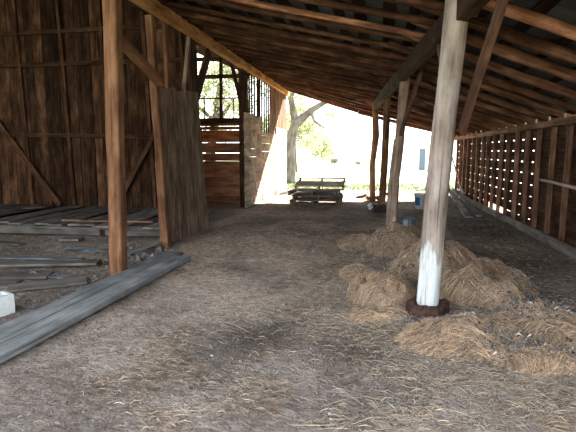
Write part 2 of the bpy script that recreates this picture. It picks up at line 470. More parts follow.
post('barn_post', 'second round post in the row, forked shaft and whitened foot, beside a grey ribbed tub', [(.205, 8.33, .05), (.225, 8.32, 1.07), (.28, 8.32, 1.72), (.345, 8.30, 2.88)], [.078, .080, .076, .082], M['pole_foot'], extra=p2)['group'] = G
post('barn_post', 'third slimmer round post in the row, standing in a dark block', [(.02, 11.5, .10), (.07, 11.5, 1.5), (.09, 11.5, 2.94)], [.085, .082, .08], M['post'])['group'] = G
def p4(t):
    mb = MB()
    for i in range(9):
        a = i * .7; mb.lump((-.22 + .17 * math.cos(a), 14 + .15 * math.sin(a), .2 + .02 * (i % 3)), (.09, .08, .09), U(.7, 1.3))
    mb.build('rubble_foot', M['redpost'], t)
post('barn_post', 'farthest post in the row, orange-brown with stones at its foot', [(-.23, 14, .08), (-.26, 14, 1.2), (-.18, 14, 2.0), (-.22, 14, 2.92)], [.085, .08, .10, .085], M['redpost'], sub=6, extra=p4)['group'] = G

def brace(label, a, b, w, t, mat, up=(1, 0, 0), bolts=False, n=4):
    mb = MB(); mb.board(a, b, w, t, up=up, n=n, wob=.004, ch=.006, tone=.62 if mat is M['stud'] else .85)
    o = mb.build('brace', mat); tag(o, label, 'brace')
    return o
# braces in the header line
brace('dark plank brace rising from the nearest whitewashed post to the roof', (.655, 4.28, 1.72), (.775, 3.45, 2.66), .13, .045, M['stud'])
brace('dark slanted brace from the second round post up to the header beam', (.30, 8.23, 1.84), (.52, 7.25, 2.68), .10, .05, M['stud'])
brace('slim brace between the third round post and the header beam', (.075, 11.42, 1.86), (.14, 10.5, 2.74), .09, .05, M['stud'])
brace('short brace on the far side of the nearest post', (.58, 4.66, 1.95), (.55, 5.3, 2.62), .09, .05, M['stud'])

# ------------------------------------------------------------------ left side: square post, leaning door post, partition
o = thing('square_post', '', 'post', (-3.2, 5.34, 0))
mb = MB(); mb.board((-3.205, 5.36, -.05), (-3.095, 5.32, 3.50), .175, .15, up=(0, 1, 0), n=10, ch=.014, wob=.004, tone=.95); mb.build('shaft', M['post'], o)
mb = MB(); mb.board((-3.50, 5.32, 3.40), (-2.95, 5.32, 3.42), .14, .16, tone=.9); mb.build('bolster', M['beam'], o)
tag(o, 'tall square sawn post standing by the long grey planks on the left', 'post')
mb = MB(); mb.board((-3.27, 6.85, .02), (-3.31, 6.85, 1.4), .13, .13, up=(0, 1, 0), n=5, ch=.012, wob=.006, tone=.9)
mb.board((-3.31, 6.85, 1.4), (-3.40, 6.85, 3.52), .12, .12, up=(0, 1, 0), n=6, ch=.012, wob=.006, tone=.75)
o = mb.build('door_post', M['post']); tag(o, 'leaning square door post at the near edge of the board partition', 'post')
brace('thick weathered brace slanting down to the leaning door post', (-3.20, 5.40, 2.99), (-3.22, 6.76, 2.54), .13, .09, M['post'], up=(0, 0, 1))
part = thing('board_partition', 'partition of vertical grey-brown boards beside the leaning door post', 'partition', (-3.28, 7.0, 0))
mb = MB(); n = 11
A = V((-3.32, 6.98, 0)); B = V((-3.18, 8.45, 0)); d = (B - A).normalized(); nrm = V((d.y, -d.x, 0))
L = (B - A).length; s = 0
while s < L:
    w = U(.11, .17); w = min(w, L - s + .05); c = A + d * (s + w / 2)
    top = 2.50 + .12 * (s / L) + U(-.03, .03); zb = -.03 + U(0, .08) + .03 * (s / L)
    mb.board((c.x + U(-.01, .01), c.y, zb), (-3.33 + U(-.006, .006), c.y - .02, top), w - .008, .024, up=nrm, n=4, wob=.003)
    s += w
mb.build('boards', M['part'], part)
mb = MB(); mb.board((-3.40, 6.92, 2.42), (-3.40, 8.5, 2.52), .10, .05); mb.build('top_rail', M['dark'], part)
for (ya, za, yb_, zb_, w, mt) in ((7.42, 2.45, 7.38, 3.55, .10, 'post'), (8.06, 2.52, 8.36, 3.55, .09, 'part'), (8.42, 2.35, 8.40, 3.55, .12, 'dark')):
    mb = MB(); mb.board((-3.41, ya, za), (-3.41, yb_, zb_), w, .06, up=(1, 0, 0), n=3, wob=.003, tone=.9)
    mb.build('upper_stud', M[mt], part)
mb = MB(); mb.board((-3.41, 8.60, 2.50), (-3.41, 9.35, 3.50), .19, .06, up=(1, 0, 0), n=3, tone=.8); mb.build('upper_brace', M['dark'], part)

# back wall of the left bay
wb = structure('wall_back', 'tall dark wall of vertical boards at the back of the left bay')
WY = 9.95
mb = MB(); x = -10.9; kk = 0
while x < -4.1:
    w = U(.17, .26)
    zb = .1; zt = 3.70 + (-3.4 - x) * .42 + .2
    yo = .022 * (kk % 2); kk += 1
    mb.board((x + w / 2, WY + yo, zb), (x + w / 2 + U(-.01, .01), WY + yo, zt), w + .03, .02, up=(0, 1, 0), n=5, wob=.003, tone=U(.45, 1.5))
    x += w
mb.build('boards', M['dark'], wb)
for z, sl in ((4.19, 0), (3.50, -.02), (1.96, -.075)):
    mb = MB(); mb.board((-10.9, WY - .05, z + sl * -.5), (-4.0, WY - .05, z + sl * 1.5), .06, .09, n=6, wob=.004, tone=1.15)
    mb.build('girt', M['dark'], wb)
for x in (-8.15, -7.05, -6.05, -5.05, -4.2):
    mb = MB(); mb.board((x + .12, WY - .06, .25), (x - .05, WY - .06, 4.5 + (-3.4 - x) * .3), .075, .06, up=(0, 1, 0), n=6, wob=.005, tone=U(.9, 1.4))
    mb.build('stud', M['dark'], wb)
mb = MB(); mb.board((-8.95, WY - .11, 2.45), (-7.28, WY - .11, .32), .12, .05, up=(0, 1, 0), n=3, tone=1.5); mb.build('diagonal_brace', M['dark'], wb)
mb = MB(); mb.board((-5.75, WY - .11, .5), (-4.55, WY - .11, 2.45), .11, .05, up=(0, 1, 0), n=3, tone=1.5); mb.build('diagonal_brace', M['dark'], wb)

# raised platform
pf = thing('wooden_platform', 'low wooden platform of loose planks along the dark back wall', 'platform', (-6.5, 8.6, 0))
mb = MB(); mb.board((-10.5, 7.20, .20), (-6.8, 7.32, .19), .10, .14, n=4, wob=.004, tone=.45); mb.board((-6.8, 7.32, .19), (-3.42, 7.55, .185), .10, .14, n=4, wob=.004, tone=.55)
mb.build('edge_beam', M['grey'], pf)
mb = MB(); x = -10.4
while x < -3.6:
    w = U(.22, .34); gapy = U(0, .1)
    if not (-7.4 < x < -7.15 or -8.7 < x < -8.5):
        mb.board((x + w / 2 + U(-.05, .05), 7.26 + U(-.04, .08), .285 + U(0, .02)), (x + w / 2 + U(-.35, .05), 9.86, .30), w - .01, .028, n=2, tone=U(.3, .8))
    x += w
mb.build('deck_planks', M['grey'], pf)
for x in (-9.5, -7.9, -6.3, -4.7):
    mb = MB(); mb.board((x, 7.4, .12), (x, 9.85, .16), .09, .2, tone=.6); mb.build('joist', M['dark'], pf)
def plank(name, label, a, b, w, t, mat, up=(0, 0, 1), tone=1.0, cat='plank', group=None, n=4, warp=0, wob=.003, w2=None):
    mb = MB(); mb.board(a, b, w, t, up=up, n=n, wob=wob, ch=.005, tone=tone, warp=warp, w2=w2)
    o = mb.build(name, mat); tag(o, label, cat, group); return o
plank('loose_board', 'loose board lying crooked on top of the low platform near its left end', (-8.6, 7.7, .335), (-7.2, 9.2, .36), .26, .025, M['part'], tone=.6)
plank('loose_board', 'narrow reddish batten lying along the front of the low platform', (-5.6, 7.60, .33), (-3.9, 7.72, .325), .07, .03, M['stud'], tone=1.0)
# boards and scraps on the left bay floor
def gz(x, y): return ground(x, y)
plank('grey_board', 'grey board lying flat with a splintered right end, left of the square post', (-5.9, 5.15, gz(-5.9, 5.15) + .05), (-3.72, 5.75, gz(-3.7, 5.8) + .055), .22, .035, M['grey'], tone=.62)
plank('grey_board', 'thin grey board just behind the splintered grey board', (-5.6, 5.75, gz(-5.6, 5.75) + .035), (-4.1, 5.95, gz(-4.1, 5.95) + .04), .12, .025, M['plank'], tone=.7)
plank('grey_board', 'wide dirty board half buried near the left edge, behind the white concrete block', (-5.3, 4.45, gz(-5.3, 4.45) + .02), (-4.15, 4.75, gz(-4.15, 4.75) + .025), .30, .03, M['grey'], tone=.55)
plank('grey_board', 'flat brown board beside the long planks, left of the square post', (-4.1, 4.55, gz(-4.1, 4.55) + .02), (-3.45, 5.05, gz(-3.45, 5.05) + .025), .30, .03, M['grey'], tone=.6)
plank('grey_board', 'short tilted board propped in the rubble at the foot of the leaning door post', (-3.72, 5.95, gz(-3.7, 5.95) + .03), (-3.33, 6.72, .17), .14, .03, M['grey'], tone=.75)
plank('grey_board', 'small square board end lying in front of the low platform', (-5.15, 6.95, gz(-5.1, 6.95) + .05), (-4.82, 6.98, gz(-4.8, 6.98) + .06), .2, .04, M['grey'], tone=.7)
plank('grey_board', 'wide slab lying flat between the splintered grey board and the white concrete block', (-4.75, 4.95, gz(-4.7, 5) + .02), (-4.05, 5.2, gz(-4, 5.2) + .025), .30, .03, M['grey'], tone=.5)
plank('grey_board', 'dark narrow board in the dirt before the low platform at the far left', (-7.0, 6.75, gz(-7, 6.75) + .03), (-5.6, 6.6, gz(-5.6, 6.6) + .03), .16, .03, M['grey'], tone=.45)
mb = MB()
for i in range(7):
    x = -4.75 + i * .09; y = 6.35 + U(-.08, .08)
    mb.quadstrip([(x, y, gz(x, y) + .02), (x + .12, y + U(-.05, .05), gz(x, y) + U(.03, .06)), (x + .28, y + U(-.05, .08), gz(x + .28, y) + .015)], .022, U(.6, 1.4))
o = mb.build('plastic_scrap', M['bluescrap']); tag(o, 'crumpled dull blue plastic strip in front of the low platform', 'scrap')
mb = MB()
for i in range(8):
    x = -4.45 + i * .1; y = 5.15 + U(-.05, .05)
    mb.quadstrip([(x, y, gz(x, y) + .015), (x + .1, y + U(-.05, .05), gz(x, y) + U(.02, .05)), (x + .22, y + U(-.05, .05), gz(x + .2, y) + .015)], .016, U(.6, 1.4))
o = mb.build('plastic_scrap', M['bluescrap']); tag(o, 'tattered blue-grey strip just in front of the splintered grey board', 'scrap')
# long planks
plank('long_plank', 'long blue-grey plank nearest the square post, inner of the pair on the dirt', (-3.09, 1.3, .055), (-2.93, 6.45, .075), .25, .045, M['plank'], group='pair of long grey planks', n=10, tone=1.0)
plank('long_plank', 'long blue-grey plank on the open side, outer of the pair on the dirt', (-2.79, 1.1, .06), (-2.69, 6.15, .08), .235, .06, M['plank'], group='pair of long grey planks', n=10, tone=1.12)
# concrete block
def block():
    L, W, H = .40, .20, .19; wl = .032
    M4 = Matrix.Rotation(math.radians(68), 4, 'Z'); base = V((-3.60, 3.74, .0))
    mb = MB()
    def bx(xa, xb, ya, yb, za=0, zb=H):
        a = M4 @ V(((xa + xb) / 2, (ya + yb) / 2, za)) + base; b = M4 @ V(((xa + xb) / 2, (ya + yb) / 2, zb)) + base
        side = M4 @ V((0, 1, 0)); mb.board(a, b, xb - xa, yb - ya, up=side, tone=1.0, ch=.004)
    bx(-L / 2, L / 2, -W / 2, -W / 2 + wl); bx(-L / 2, L / 2, W / 2 - wl, W / 2)
    for x in (-L / 2, -wl / 2, L / 2 - wl): bx(x, x + wl, -W / 2 + wl * .9, W / 2 - wl * .9)
    bx(-L/2+.005, L/2-.005, -W/2+.005, W/2-.005, 0, .03)
    o = mb.build('concrete_block', M['concrete']); tag(o, 'whitish hollow concrete block at the left edge beside the long planks', 'block')
block()

# ------------------------------------------------------------------ far stall: window wall and low board wall
ww = structure('wall_far_stall', 'board wall with some boards coloured with an orange sun glow and light gaps below the far window')
FY = 12.25
xa, xb = -6.9, -3.42
def fb(z0, z1, mt, tone=None, x0=xa, x1=xb, y=FY):
    mb.board((x0, y, (z0 + z1) / 2), (x1, y, (z0 + z1) / 2), z1 - z0, .028, up=(0, 1, 0), tone=tone, n=4, wob=.002)
mb = MB()
for z0, z1 in ((2.118, 2.20), (2.215, 2.30)): fb(z0, z1, '')
fb(1.795, 2.105, '', 1.35)
mb.build('sun_glow_boards', M['orange'], ww)
mb = MB()
for z0, z1 in ((1.52, 1.782), (1.306, 1.508), (1.09, 1.300), (.87, 1.105), (.63, .875), (.38, .635), (.06, .385)): fb(z0, z1, '', U(.8, 1.3))
mb.build('lower_boards', M['post'], ww)
for x in (-3.50, -4.42, -5.6):
    mb = MB(); mb.board((x, FY + .06, .1), (x, FY + .06, 4.0 if x > -4 else 2.36), .10, .08, up=(0, 1, 0), tone=.7); mb.build('stud', M['dark'], ww)
win = structure('window_1', 'open barn window divided by dark timber bars', 'window')
mb = MB(); mb.board((xa, FY, 2.36), (xb, FY, 2.36), .10, .12, tone=.7); mb.build('sill', M['dark'], win)
mb = MB(); mb.board((xa, FY, 3.48), (xb, FY, 3.48), .07, .10, tone=.7); mb.build('crossbar', M['dark'], win)
mb = MB(); mb.board((xa, FY, 2.93), (-3.7, FY, 2.93), .04, .035, tone=.7); mb.build('crossbar', M['dark'], win)
mb = MB(); mb.board((xa, FY, 3.98), (xb, FY, 3.90), .07, .10, tone=.7); mb.build('lintel', M['dark'], win)
mb = MB(); mb.board((-4.16, FY, 2.4), (-4.14, FY, 4.0), .075, .07, up=(0, 1, 0), tone=.7); mb.build('mullion', M['dark'], win)
mb = MB(); mb.board((-4.62, FY, 2.4), (-4.62, FY, 3.0), .03, .03, up=(0, 1, 0), tone=.7); mb.build('mullion', M['dark'], win)
mb = MB(); mb.board((-3.82, FY, 2.4), (-3.81, FY, 2.95), .025, .03, up=(0, 1, 0), tone=.7); mb.build('mullion', M['dark'], win)
mb = MB(); mb.board((-3.50, FY - .05, 2.3), (-3.50, FY - .05, 3.9), .14, .06, up=(0, 1, 0), tone=.7)
mb.board((-3.58, FY - .1, 2.75), (-3.86, FY - .1, 3.95), .10, .05, up=(0, 1, 0), tone=.7); mb.build('jamb', M['dark'], win)

wl = structure('wall_left_low', 'wall of horizontal boards, the far end coloured as if sunlit, with open slats above, left of the opening')
mb = MB()
def lowwall(ya, yb_, zt, row=.21, x=LX, br=(.35, .7), tlo=.8, thi=1.2, skip=()):
    z = .08
    while z < zt - .05:
        h = min(row * U(.9, 1.1), zt - z); y = ya
        while y < yb_ - .02:
            l = min(U(*br), yb_ - y)
            if not any(a < y + l / 2 < b and c < z + h / 2 < d for a, b, c, d in skip):
                mb.board((x + U(-.006, .006), y, z + h / 2), (x + U(-.006, .006), y + l - .004, z + h / 2 + U(-.004, .004)), .028, h - (.001 if R() < .8 else .012), tone=U(tlo, thi))
            y += l
        z += h
lowwall(11.7, 13.45, 2.56, .22, br=(.45, .65)); lowwall(13.47, 15.35, 2.10, .24, br=(.9, 1.9))
mb.build('boards', M['wallw'], wl)
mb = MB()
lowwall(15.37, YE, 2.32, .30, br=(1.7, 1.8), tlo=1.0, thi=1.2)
mb.build('sunlit_look_boards', M['pale'], wl)
yy = 11.75; k = 0
while yy < YE + .05:
    w = .07 if yy < 14.6 else .16
    mb = MB(); mb.board((LX - .03, yy, 2.05), (LX - .03, yy + U(-.03, .03), lb(yy)), w, .035, up=(1, 0, 0), n=2, tone=U(.8, 1.3))
    mb.build('slat', M['stud'] if yy > 14.6 else M['dark'], wl); yy += .27 if yy < 14.6 else .235
for yy in (11.72, 13.46, 15.36, YE - .03):
    mb = MB(); mb.board((LX - .08, yy, .05), (LX - .08, yy, lb(yy)), .10, .09, up=(0, 1, 0), tone=.9); mb.build('stud', M['dark'], wl)

# ------------------------------------------------------------------ right wall
wr = structure('wall_right', 'low right wall of closely spaced studs with gapped boards outside')
mb = MB(); mb.board((rx(-1), -1, 1.98), (rx(YE), YE + .05, 1.98), .12, .10, n=12, wob=.004); mb.build('top_plate', M['stud'], wr)
mb = MB(); mb.board((rx(0) - .07, 0, .16), (rx(8) - .07, 8, .20), .05, .15, n=6, wob=.004, tone=.65)
mb.board((rx(8) - .07, 8.01, .20), (rx(YE) - .07, YE, .20), .05, .14, n=6, wob=.004, tone=.8); mb.build('sill_board', M['grey'], wr)
y = .4; sy_ = []
while y < YE: sy_.append(y); y += .60 + U(-.04, .04)
for y in sy_:
    mb = MB(); z0 = .26 if y < 9 else .22
    mb.board((rx(y) + .02, y, .1), (rx(y) + .02, y + U(-.05, .05), 1.94), .075, .065, up=(1, 0, 0), n=4, wob=.003, tone=U(.75, 1.3))
    mb.build('stud', M['stud'], wr)
mb = MB(); z = .14; row = 0
while z < 1.9:
    h = .185
    segs = [(0, 5.5), (5.5, 11.0), (11.0, YE)]
    if row == 0: segs = [(0, 5.5), (5.5, 10.9), (12.4, YE)]
    for a, b in segs: mb.board((rx(a) + .065, a, z + h / 2), (rx(b) + .065, b - .01, z + h / 2), .02, h, tone=U(.7, 1.3))
    z += h + .020; row += 1
mb.build('siding', M['dark'], wr)
mb = MB()
for a, b in zip(sy_, sy_[1:]):
    gl = .015 + .029 * a / 2.6
    ya, yb = a - .05, b - .04 - gl
    if a < 8.4: yb = b - .05
    m_ = (ya + yb) / 2
    if 10.4 < a < 12.2: mb.board((rx(m_) + .0845, m_, .42), (rx(m_) + .0845, m_, 1.93), yb - ya, .018, up=(1, 0, 0), tone=U(.8, 1.3))
    else: mb.board((rx(m_) + .0845, m_, .10), (rx(m_) + .0845, m_, 1.93), yb - ya, .018, up=(1, 0, 0), tone=U(.8, 1.3))
mb.build('outer_boards', M['dark'], wr)
mb = MB()
for y in sy_:
    if y > 5: mb.log([(rx(y) - .02, y + .1, 2.03), (rx(y) - .02, y + .1, 2.10)], [.018, .015], 6, 1.6, 0, sub=1)
mb.build('nail_blocks', M['pole'], wr)
mb = MB(); mb.log([(rx(8.2) - .10, 8.35, 1.10), (rx(6.5) - .10, 6.6, 1.06), (rx(4.5) - .10, 4.6, .98)], [.022, .026, .028], 8, 1.0, .08)
o = mb.build('hand_rail', M['pole']); tag(o, 'thin pale pole rail fixed across the studs of the right wall', 'rail')
# leaning boards by right wall
plank('leaning_board', 'grey board sloping to the ground beside the studs, nearer of two', (1.97, 14.6, .44), (1.86, 10.75, .155), .15, .03, M['grey'], group='boards leaning by the right wall', tone=1.25)
plank('leaning_board', 'darker grey board sloping to the ground, nearer the right wall', (2.20, 14.6, .42), (2.10, 10.95, .16), .13, .03, M['grey'], group='boards leaning by the right wall', tone=.95)
plank('leaning_board', 'short dark board end tipped up at the far corner of the right wall', (1.86, 15.2, .2), (2.02, 15.1, .46), .3, .03, M['part'], tone=.8, n=2)
mb = MB(); mb.log([(2.40, 14.7, .14), (2.13, 16.6, 1.80)], [.024, .020], 7, 1.3, .05); o = mb.build('thin_pole', M['pole']); tag(o, 'thin pale pole leaning at the far end of the right wall', 'pole')
mb = MB()
mb.grid(lambda u, v: (1.98 + .34 * u, 14.15 + .5 * v, .47 + .05 * noise.noise(V((u * 6, v * 6, 2))) - .10 * (1 - v) + .03 * math.sin(u * 9)), 14, 14)
o = mb.build('white_sacking', M['white']); o.modifiers.new('thickness', 'SOLIDIFY').thickness = .02; tag(o, 'crumpled whitish sacking on the upper ends of the leaning boards', 'sack')

# ------------------------------------------------------------------ pallets
def pallet(c, rz_, tilt=0, label='', tone=1.0, top=False):
    t = thing('wooden_pallet', label, 'pallet', c, 'stack of pallets at the far opening')
    Lx, Ly = 1.32, 1.0
    T = Matrix.Rotation(rz_, 4, 'Z') @ Matrix.Rotation(tilt, 4, 'X')
    def piece(nm, a, b, w, h, tn):
        mb = MB(); a = T @ V(a) + V(c); b = T @ V(b) + V(c)
        mb.board(a, b, w, h, up=(T @ V((0, 0, 1))), tone=tn); mb.build(nm, M['palw'], t)
    for x in (-.62, 0, .62): piece('stringer', (x, -Ly / 2, .058), (x, Ly / 2, .058), .05, .08, tone * U(.8, 1.1))
    for y in ((-.45, -.335, -.22, -.105, .01, .45) if top else (-.45, -.27, -.09, .09, .27, .45)): piece('deck_board', (-Lx / 2, y, .109), (Lx / 2 - U(0, .04), y, .109), .108, .018, tone * U(.8, 1.4))
    for i in range(3): y = -Ly / 2 + .05 + i * (Ly - .1) / 2; piece('bottom_board', (-Lx / 2, y, .008), (Lx / 2, y, .008), .09, .018, tone * U(.7, 1.1))
    return t
M['palw'] = wood('pallet_board', (.08, .06, .045), (.24, .19, .15), (.44, .38, .31))
gpz = .20
names = ['bottom pallet of the stack, resting on the dirt', 'second pallet from the bottom of the stack', 'upper flat pallet under the tipped one']
for i in range(3):
    pallet((-1.72 + (.0, .05, -.04)[i], 12.95 + U(-.03, .03), gpz - .04 + i * .121), (-.05, .03, -.02)[i], 0, names[i] + ' by the far opening', .8)
pallet((-1.62, 13.05, gpz - .04 + 3 * .121 + .10), .03, math.radians(10), 'topmost pallet, tipped up at the back of the stack', 1.5, True)  # raised tone paints in the light reflected off the top boards

# ------------------------------------------------------------------ small things by the posts
def lathe(prof, c, n=24, squash=None):
    rings = []
    for i in range(n):
        a = 2 * math.pi * i / n; rings.append([V((c[0] + math.cos(a) * r * (1 + (squash * math.cos(a * 12) if squash else 0)), c[1] + math.sin(a) * r * (1 + (squash * math.cos(a * 12) if squash else 0)), c[2] + z)) for r, z in prof])
    rings.append(rings[0]); return rings
def lathe_obj(name, prof, c, mat, parent=None, squash=None, n=24):
    mb = MB(); rg = lathe(prof, c, n, squash); mb.ring_tube(rg, [[tuple(q) for q in r] for r in rg], 1.0, False, True)
    return mb.build(name, mat, parent)
bc = (.95, 12.05, ground(.95, 12.05))
t = thing('bucket', 'dirty white bucket with a blue label standing right of the posts', 'bucket', bc)
lathe_obj('body', [(.0, .01), (.125, .01), (.15, .36), (.158, .36), (.158, .385), (.14, .385), (.115, .03), (0, .03)], bc, M['bucket'], t)
mb = MB(); mb.grid(lambda u, v: (bc[0] + math.cos(math.radians(-162 + 62 * u)) * (.1315 + .017 * v), bc[1] + math.sin(math.radians(-162 + 62 * u)) * (.1315 + .017 * v), bc[2] + .10 + v * .20), 14, 3, flip=False)
lo = mb.build('label', M['blue'], t); lo['label'] = 'blue printed label'
mb = MB(); mb.quadstrip([(bc[0] + .158 * math.cos(a), bc[1] + .03 * math.sin(a), bc[2] + .37 + .10 * math.sin(a)) for a in [math.pi * i / 10 for i in range(11)]], .005, .6); mb.build('handle', M['galv'], t)
c = (.46, 8.50, ground(.46, 8.5) - .01)
o = lathe_obj('ribbed_tub', [(.0, .01), (.125, .0), (.13, .04), (.122, .05), (.132, .09), (.124, .10), (.134, .15), (.126, .16), (.136, .21), (.128, .21), (.115, .03), (0, .03)], c, M['galv'], squash=.05, n=48)
tag(o, 'small grey ribbed metal tub at the foot of the second round post', 'tub')
mb = MB(); z = ground(0, 11.3); mb.board((-.17, 11.3, z + .08), (.17, 11.32, z + .08), .26, .17, tone=1, n=3, wob=.006, ch=.02)
o = mb.build('dark_block', M['black']); tag(o, 'dark squared block at the foot of the third round post', 'block')
mb = MB()
for i in range(5): mb.lump((-.27 + U(-.04, .04), 11.55 + U(-.05, .05), ground(-.27, 11.5) + .05 + .03 * i), (.06, .05, .04), 1)
o = mb.build('white_scrap', M['white']); tag(o, 'small white scrap beside the dark block under the third post', 'scrap')
mb = MB()
mb.log([(-.72, 14.3, .2), (-.5, 14.35, .24), (-.42, 14.35, .30)], [.03, .045, .03], 8, .6, .15)
o = mb.build('log_chunk', M['bark']); tag(o, 'small dark chunk of wood in the sun left of the farthest post', 'wood')
mb = MB(); mb.log([(.15, 15.8, .2), (.42, 15.8, .22)], [.05, .06], 8, .6, .2)
o = mb.build('log_chunk', M['bark']); tag(o, 'small brown lump in the sun behind the second post', 'wood')

# ------------------------------------------------------------------ hay
HT = []
def haytop(x, y):
    best = -1
    for cx, cy, rx_, ry_, ca, sa, top in HT:
        dx, dy = x - cx, y - cy; px, py = dx * ca + dy * sa, -dx * sa + dy * ca
        if (px / rx_) ** 2 + (py / ry_) ** 2 < 1: best = max(best, top(px, py)[2])
    return best
def hay(label, cx, cy, rx_, ry_, h, rot, strands=900, seed=0):
    random.seed(100 + seed)
    ca, sa = math.cos(rot), math.sin(rot); gzb = ground(cx, cy)
    def top(px, py):
        r2 = (px / rx_) ** 2 + (py / ry_) ** 2
        e = max(0, 1 - r2) ** (.62 if h > .2 else 1.15)
        nn = noise.fractal(V((px * 3.2 + seed * 7, py * 3.2, 1)), .8, 2, 4)
        x = cx + px * ca - py * sa; y = cy + px * sa + py * ca
        return x, y, ground(x, y) - .04 + e * (h + .04) * (1 + .42 * nn) + .02 * noise.noise(V((px * 14, py * 14, seed)))* (e > 0)
    HT.append((cx, cy, rx_, ry_, ca, sa, top))
    mb = MB()
    def fn(u, v):
        r = u; a = v * 2 * math.pi; w = 1 + .12 * noise.noise(V((math.cos(a) * 1.5, math.sin(a) * 1.5, seed)))
        return top(r * w * rx_ * .999 * math.cos(a), r * w * ry_ * .999 * math.sin(a)) if r < .999 else top(w * rx_ * 1.02 * math.cos(a), w * ry_ * 1.02 * math.sin(a))
    mb.grid(fn, 16, 56, flip=False)
    t = thing('hay_clump', label, 'hay', (cx, cy, gzb), 'matted hay heaped around the round posts')
    mb.build('matted_hay', M['hay'], t)
    mb = MB(); dirn = U(0, 6.28)
    for _ in range(int(strands * 1.15)):
        a = U(0, 6.28); r = math.sqrt(R()) * 1.08
        px, py = r * rx_ * math.cos(a), r * ry_ * math.sin(a)
        th = dirn + 1.6 * noise.noise(V((px * 1.5, py * 1.5, seed + 4))) * 2 + U(-.7, .7)
        L = U(.06, .20); pts = []
        for k in range(4):
            q = (k / 3 - .5) * L; th2 = th + k * U(-.15, .25)
            X, Yv, Z = top(px + q * math.cos(th2), py + q * math.sin(th2)); pts.append((X, Yv, Z + U(.002, .014)))
        mb.quadstrip(pts, U(.0012, .0032), U(.35, 1.45))
    mb.build('loose_strands', M['straw'], t)
hay('rounded hay clump left of the nearest post, about knee high', .03, 5.05, .36, .46, .24, .3, 1000, 1)
hay('tall hay clump behind the nearest post and in front of the second', .22, 7.15, .42, .62, .30, .2, 1000, 2)
hay('broad hay clump directly behind the nearest whitewashed post', .72, 6.05, .62, .55, .34, .5, 1500, 3)
hay('hay clump right behind the nearest post foot, touching it on the right', .98, 5.05, .50, .42, .25, -.3, 1200, 4)
hay('low wide hay clump in front and right of the nearest post foot', .74, 3.92, .68, .50, .13, .1, 2200, 5)
hay('low hay clump at the right end of the heap, nearest the right wall', 1.45, 4.35, .46, .55, .17, .7, 1200, 6)
hay('flat outlying hay clump at the front right corner of the heap', 1.15, 3.55, .42, .28, .08, .2, 900, 7)
hay('small low hay clump left of the second post', -.35, 7.6, .35, .6, .10, -.2, 600, 8)
hay('dark brown hay clump at the right rear of the heap', 1.35, 6.0, .38, .75, .17, .45, 700, 9)
hay('thin flattened hay spread left of the nearest clump', -.25, 5.9, .30, .55, .06, .1, 500, 10)
hay('small hay clump hugging the second post and the ribbed tub', .40, 7.95, .38, .30, .15, 0, 500, 11)
hay('flat scatter of hay on the open side, below the knee-high clump', -.02, 4.45, .42, .34, .035, .3, 700, 12)
random.seed(21)
# ------------------------------------------------------------------ litter
mb = MB()
cnt = 0
while cnt < 13000:
    x = U(-3.0, 2.3); y = 1.2 + 13 * R() ** 1.6
    dens = .35 + .65 * sst(.42, .62, .5 + .5 * noise.noise(V((x * 1.1, y * 1.1, 8))) + .12 * math.exp(-((x - .6) / 1.2) ** 2) + (.08 if y < 3.6 else 0))
    if x > 1.6 and y > 5: dens *= .3
    st_ = floor_tone(x, y)
    if st_ < .8 and R() > .25: continue
    if y > 6.5: dens = max(dens, .8)
    if R() > dens ** 2.6: continue
    cnt += 1
    a = U(0, 6.28) if R() < .4 else random.gauss(.1, .5); L = U(.015, .09) if R() < .92 else U(.1, .3)
    z = ground(x, y) + .004; dx, dy = math.cos(a) * L, math.sin(a) * L; bw = U(-.09, .09)
    mb.quadstrip([(x, y, z), (x + dx * .5 - dy * bw, y + dy * .5 + dx * bw, ground(x + dx * .5, y + dy * .5) + U(.004, .018)), (x + dx, y + dy, ground(x + dx, y + dy) + .004)], U(.0012, .0030), U(.5, 1.5) if R() < .96 else 2.0)
for _ in range(5200):
    x = random.gauss(.65, .75); y = random.gauss(4.6, 1.3)
    if y < 2.4: continue
    z = max(ground(x, y), haytop(x, y)) + .004; a = U(0, 6.28); L = U(.03, .12)
    x2, y2 = x + math.cos(a) * L, y + math.sin(a) * L; z2 = max(ground(x2, y2), haytop(x2, y2)) + .006
    mb.quadstrip([(x, y, z), ((x + x2) / 2 + U(-.01, .01), (y + y2) / 2, (z + z2) / 2 + U(.004, .018)), (x2, y2, z2)], U(.0014, .0032), U(.7, 1.6))
o = mb.build('straw_litter', M['litter']); tag(o, 'scattered straw stalks strewn over the dirt floor', 'straw', kind='stuff')
mb = MB()
for _ in range(11000):
    if R() < .40: x = U(-6.5, -3.1); y = U(3.2, 7.3)
    elif R() < .35: x = U(.2, 1.9); y = U(2.8, 6.5)
    else: x = U(-2.6, 2.5); y = 1.2 + 11 * R() ** 1.5
    r = U(.004, .016) * (1.3 if x < -3 else 1)
    z = ground(x, y)
    mb.lump((x, y, z + r * .2), (r * U(.8, 2.4), r, r * .5), U(.5, 1.2) if R() < .985 else 2.6)
o = mb.build('earth_crumbs', M['chip']); tag(o, 'loose earth crumbs and wood chips on the floor', 'debris', kind='stuff')
mb = MB()
for _ in range(70):
    x = random.gauss(-3.42, .16); y = U(6.0, 6.85); r = U(.03, .07)
    mb.lump((x, y, ground(x, y) + r * .3), (r * 1.3, r, r * .7), U(.4, 1.1))
o = mb.build('rubble', M['chip']); tag(o, 'dark clods and rubble heaped at the foot of the leaning door post', 'rubble', kind='stuff')
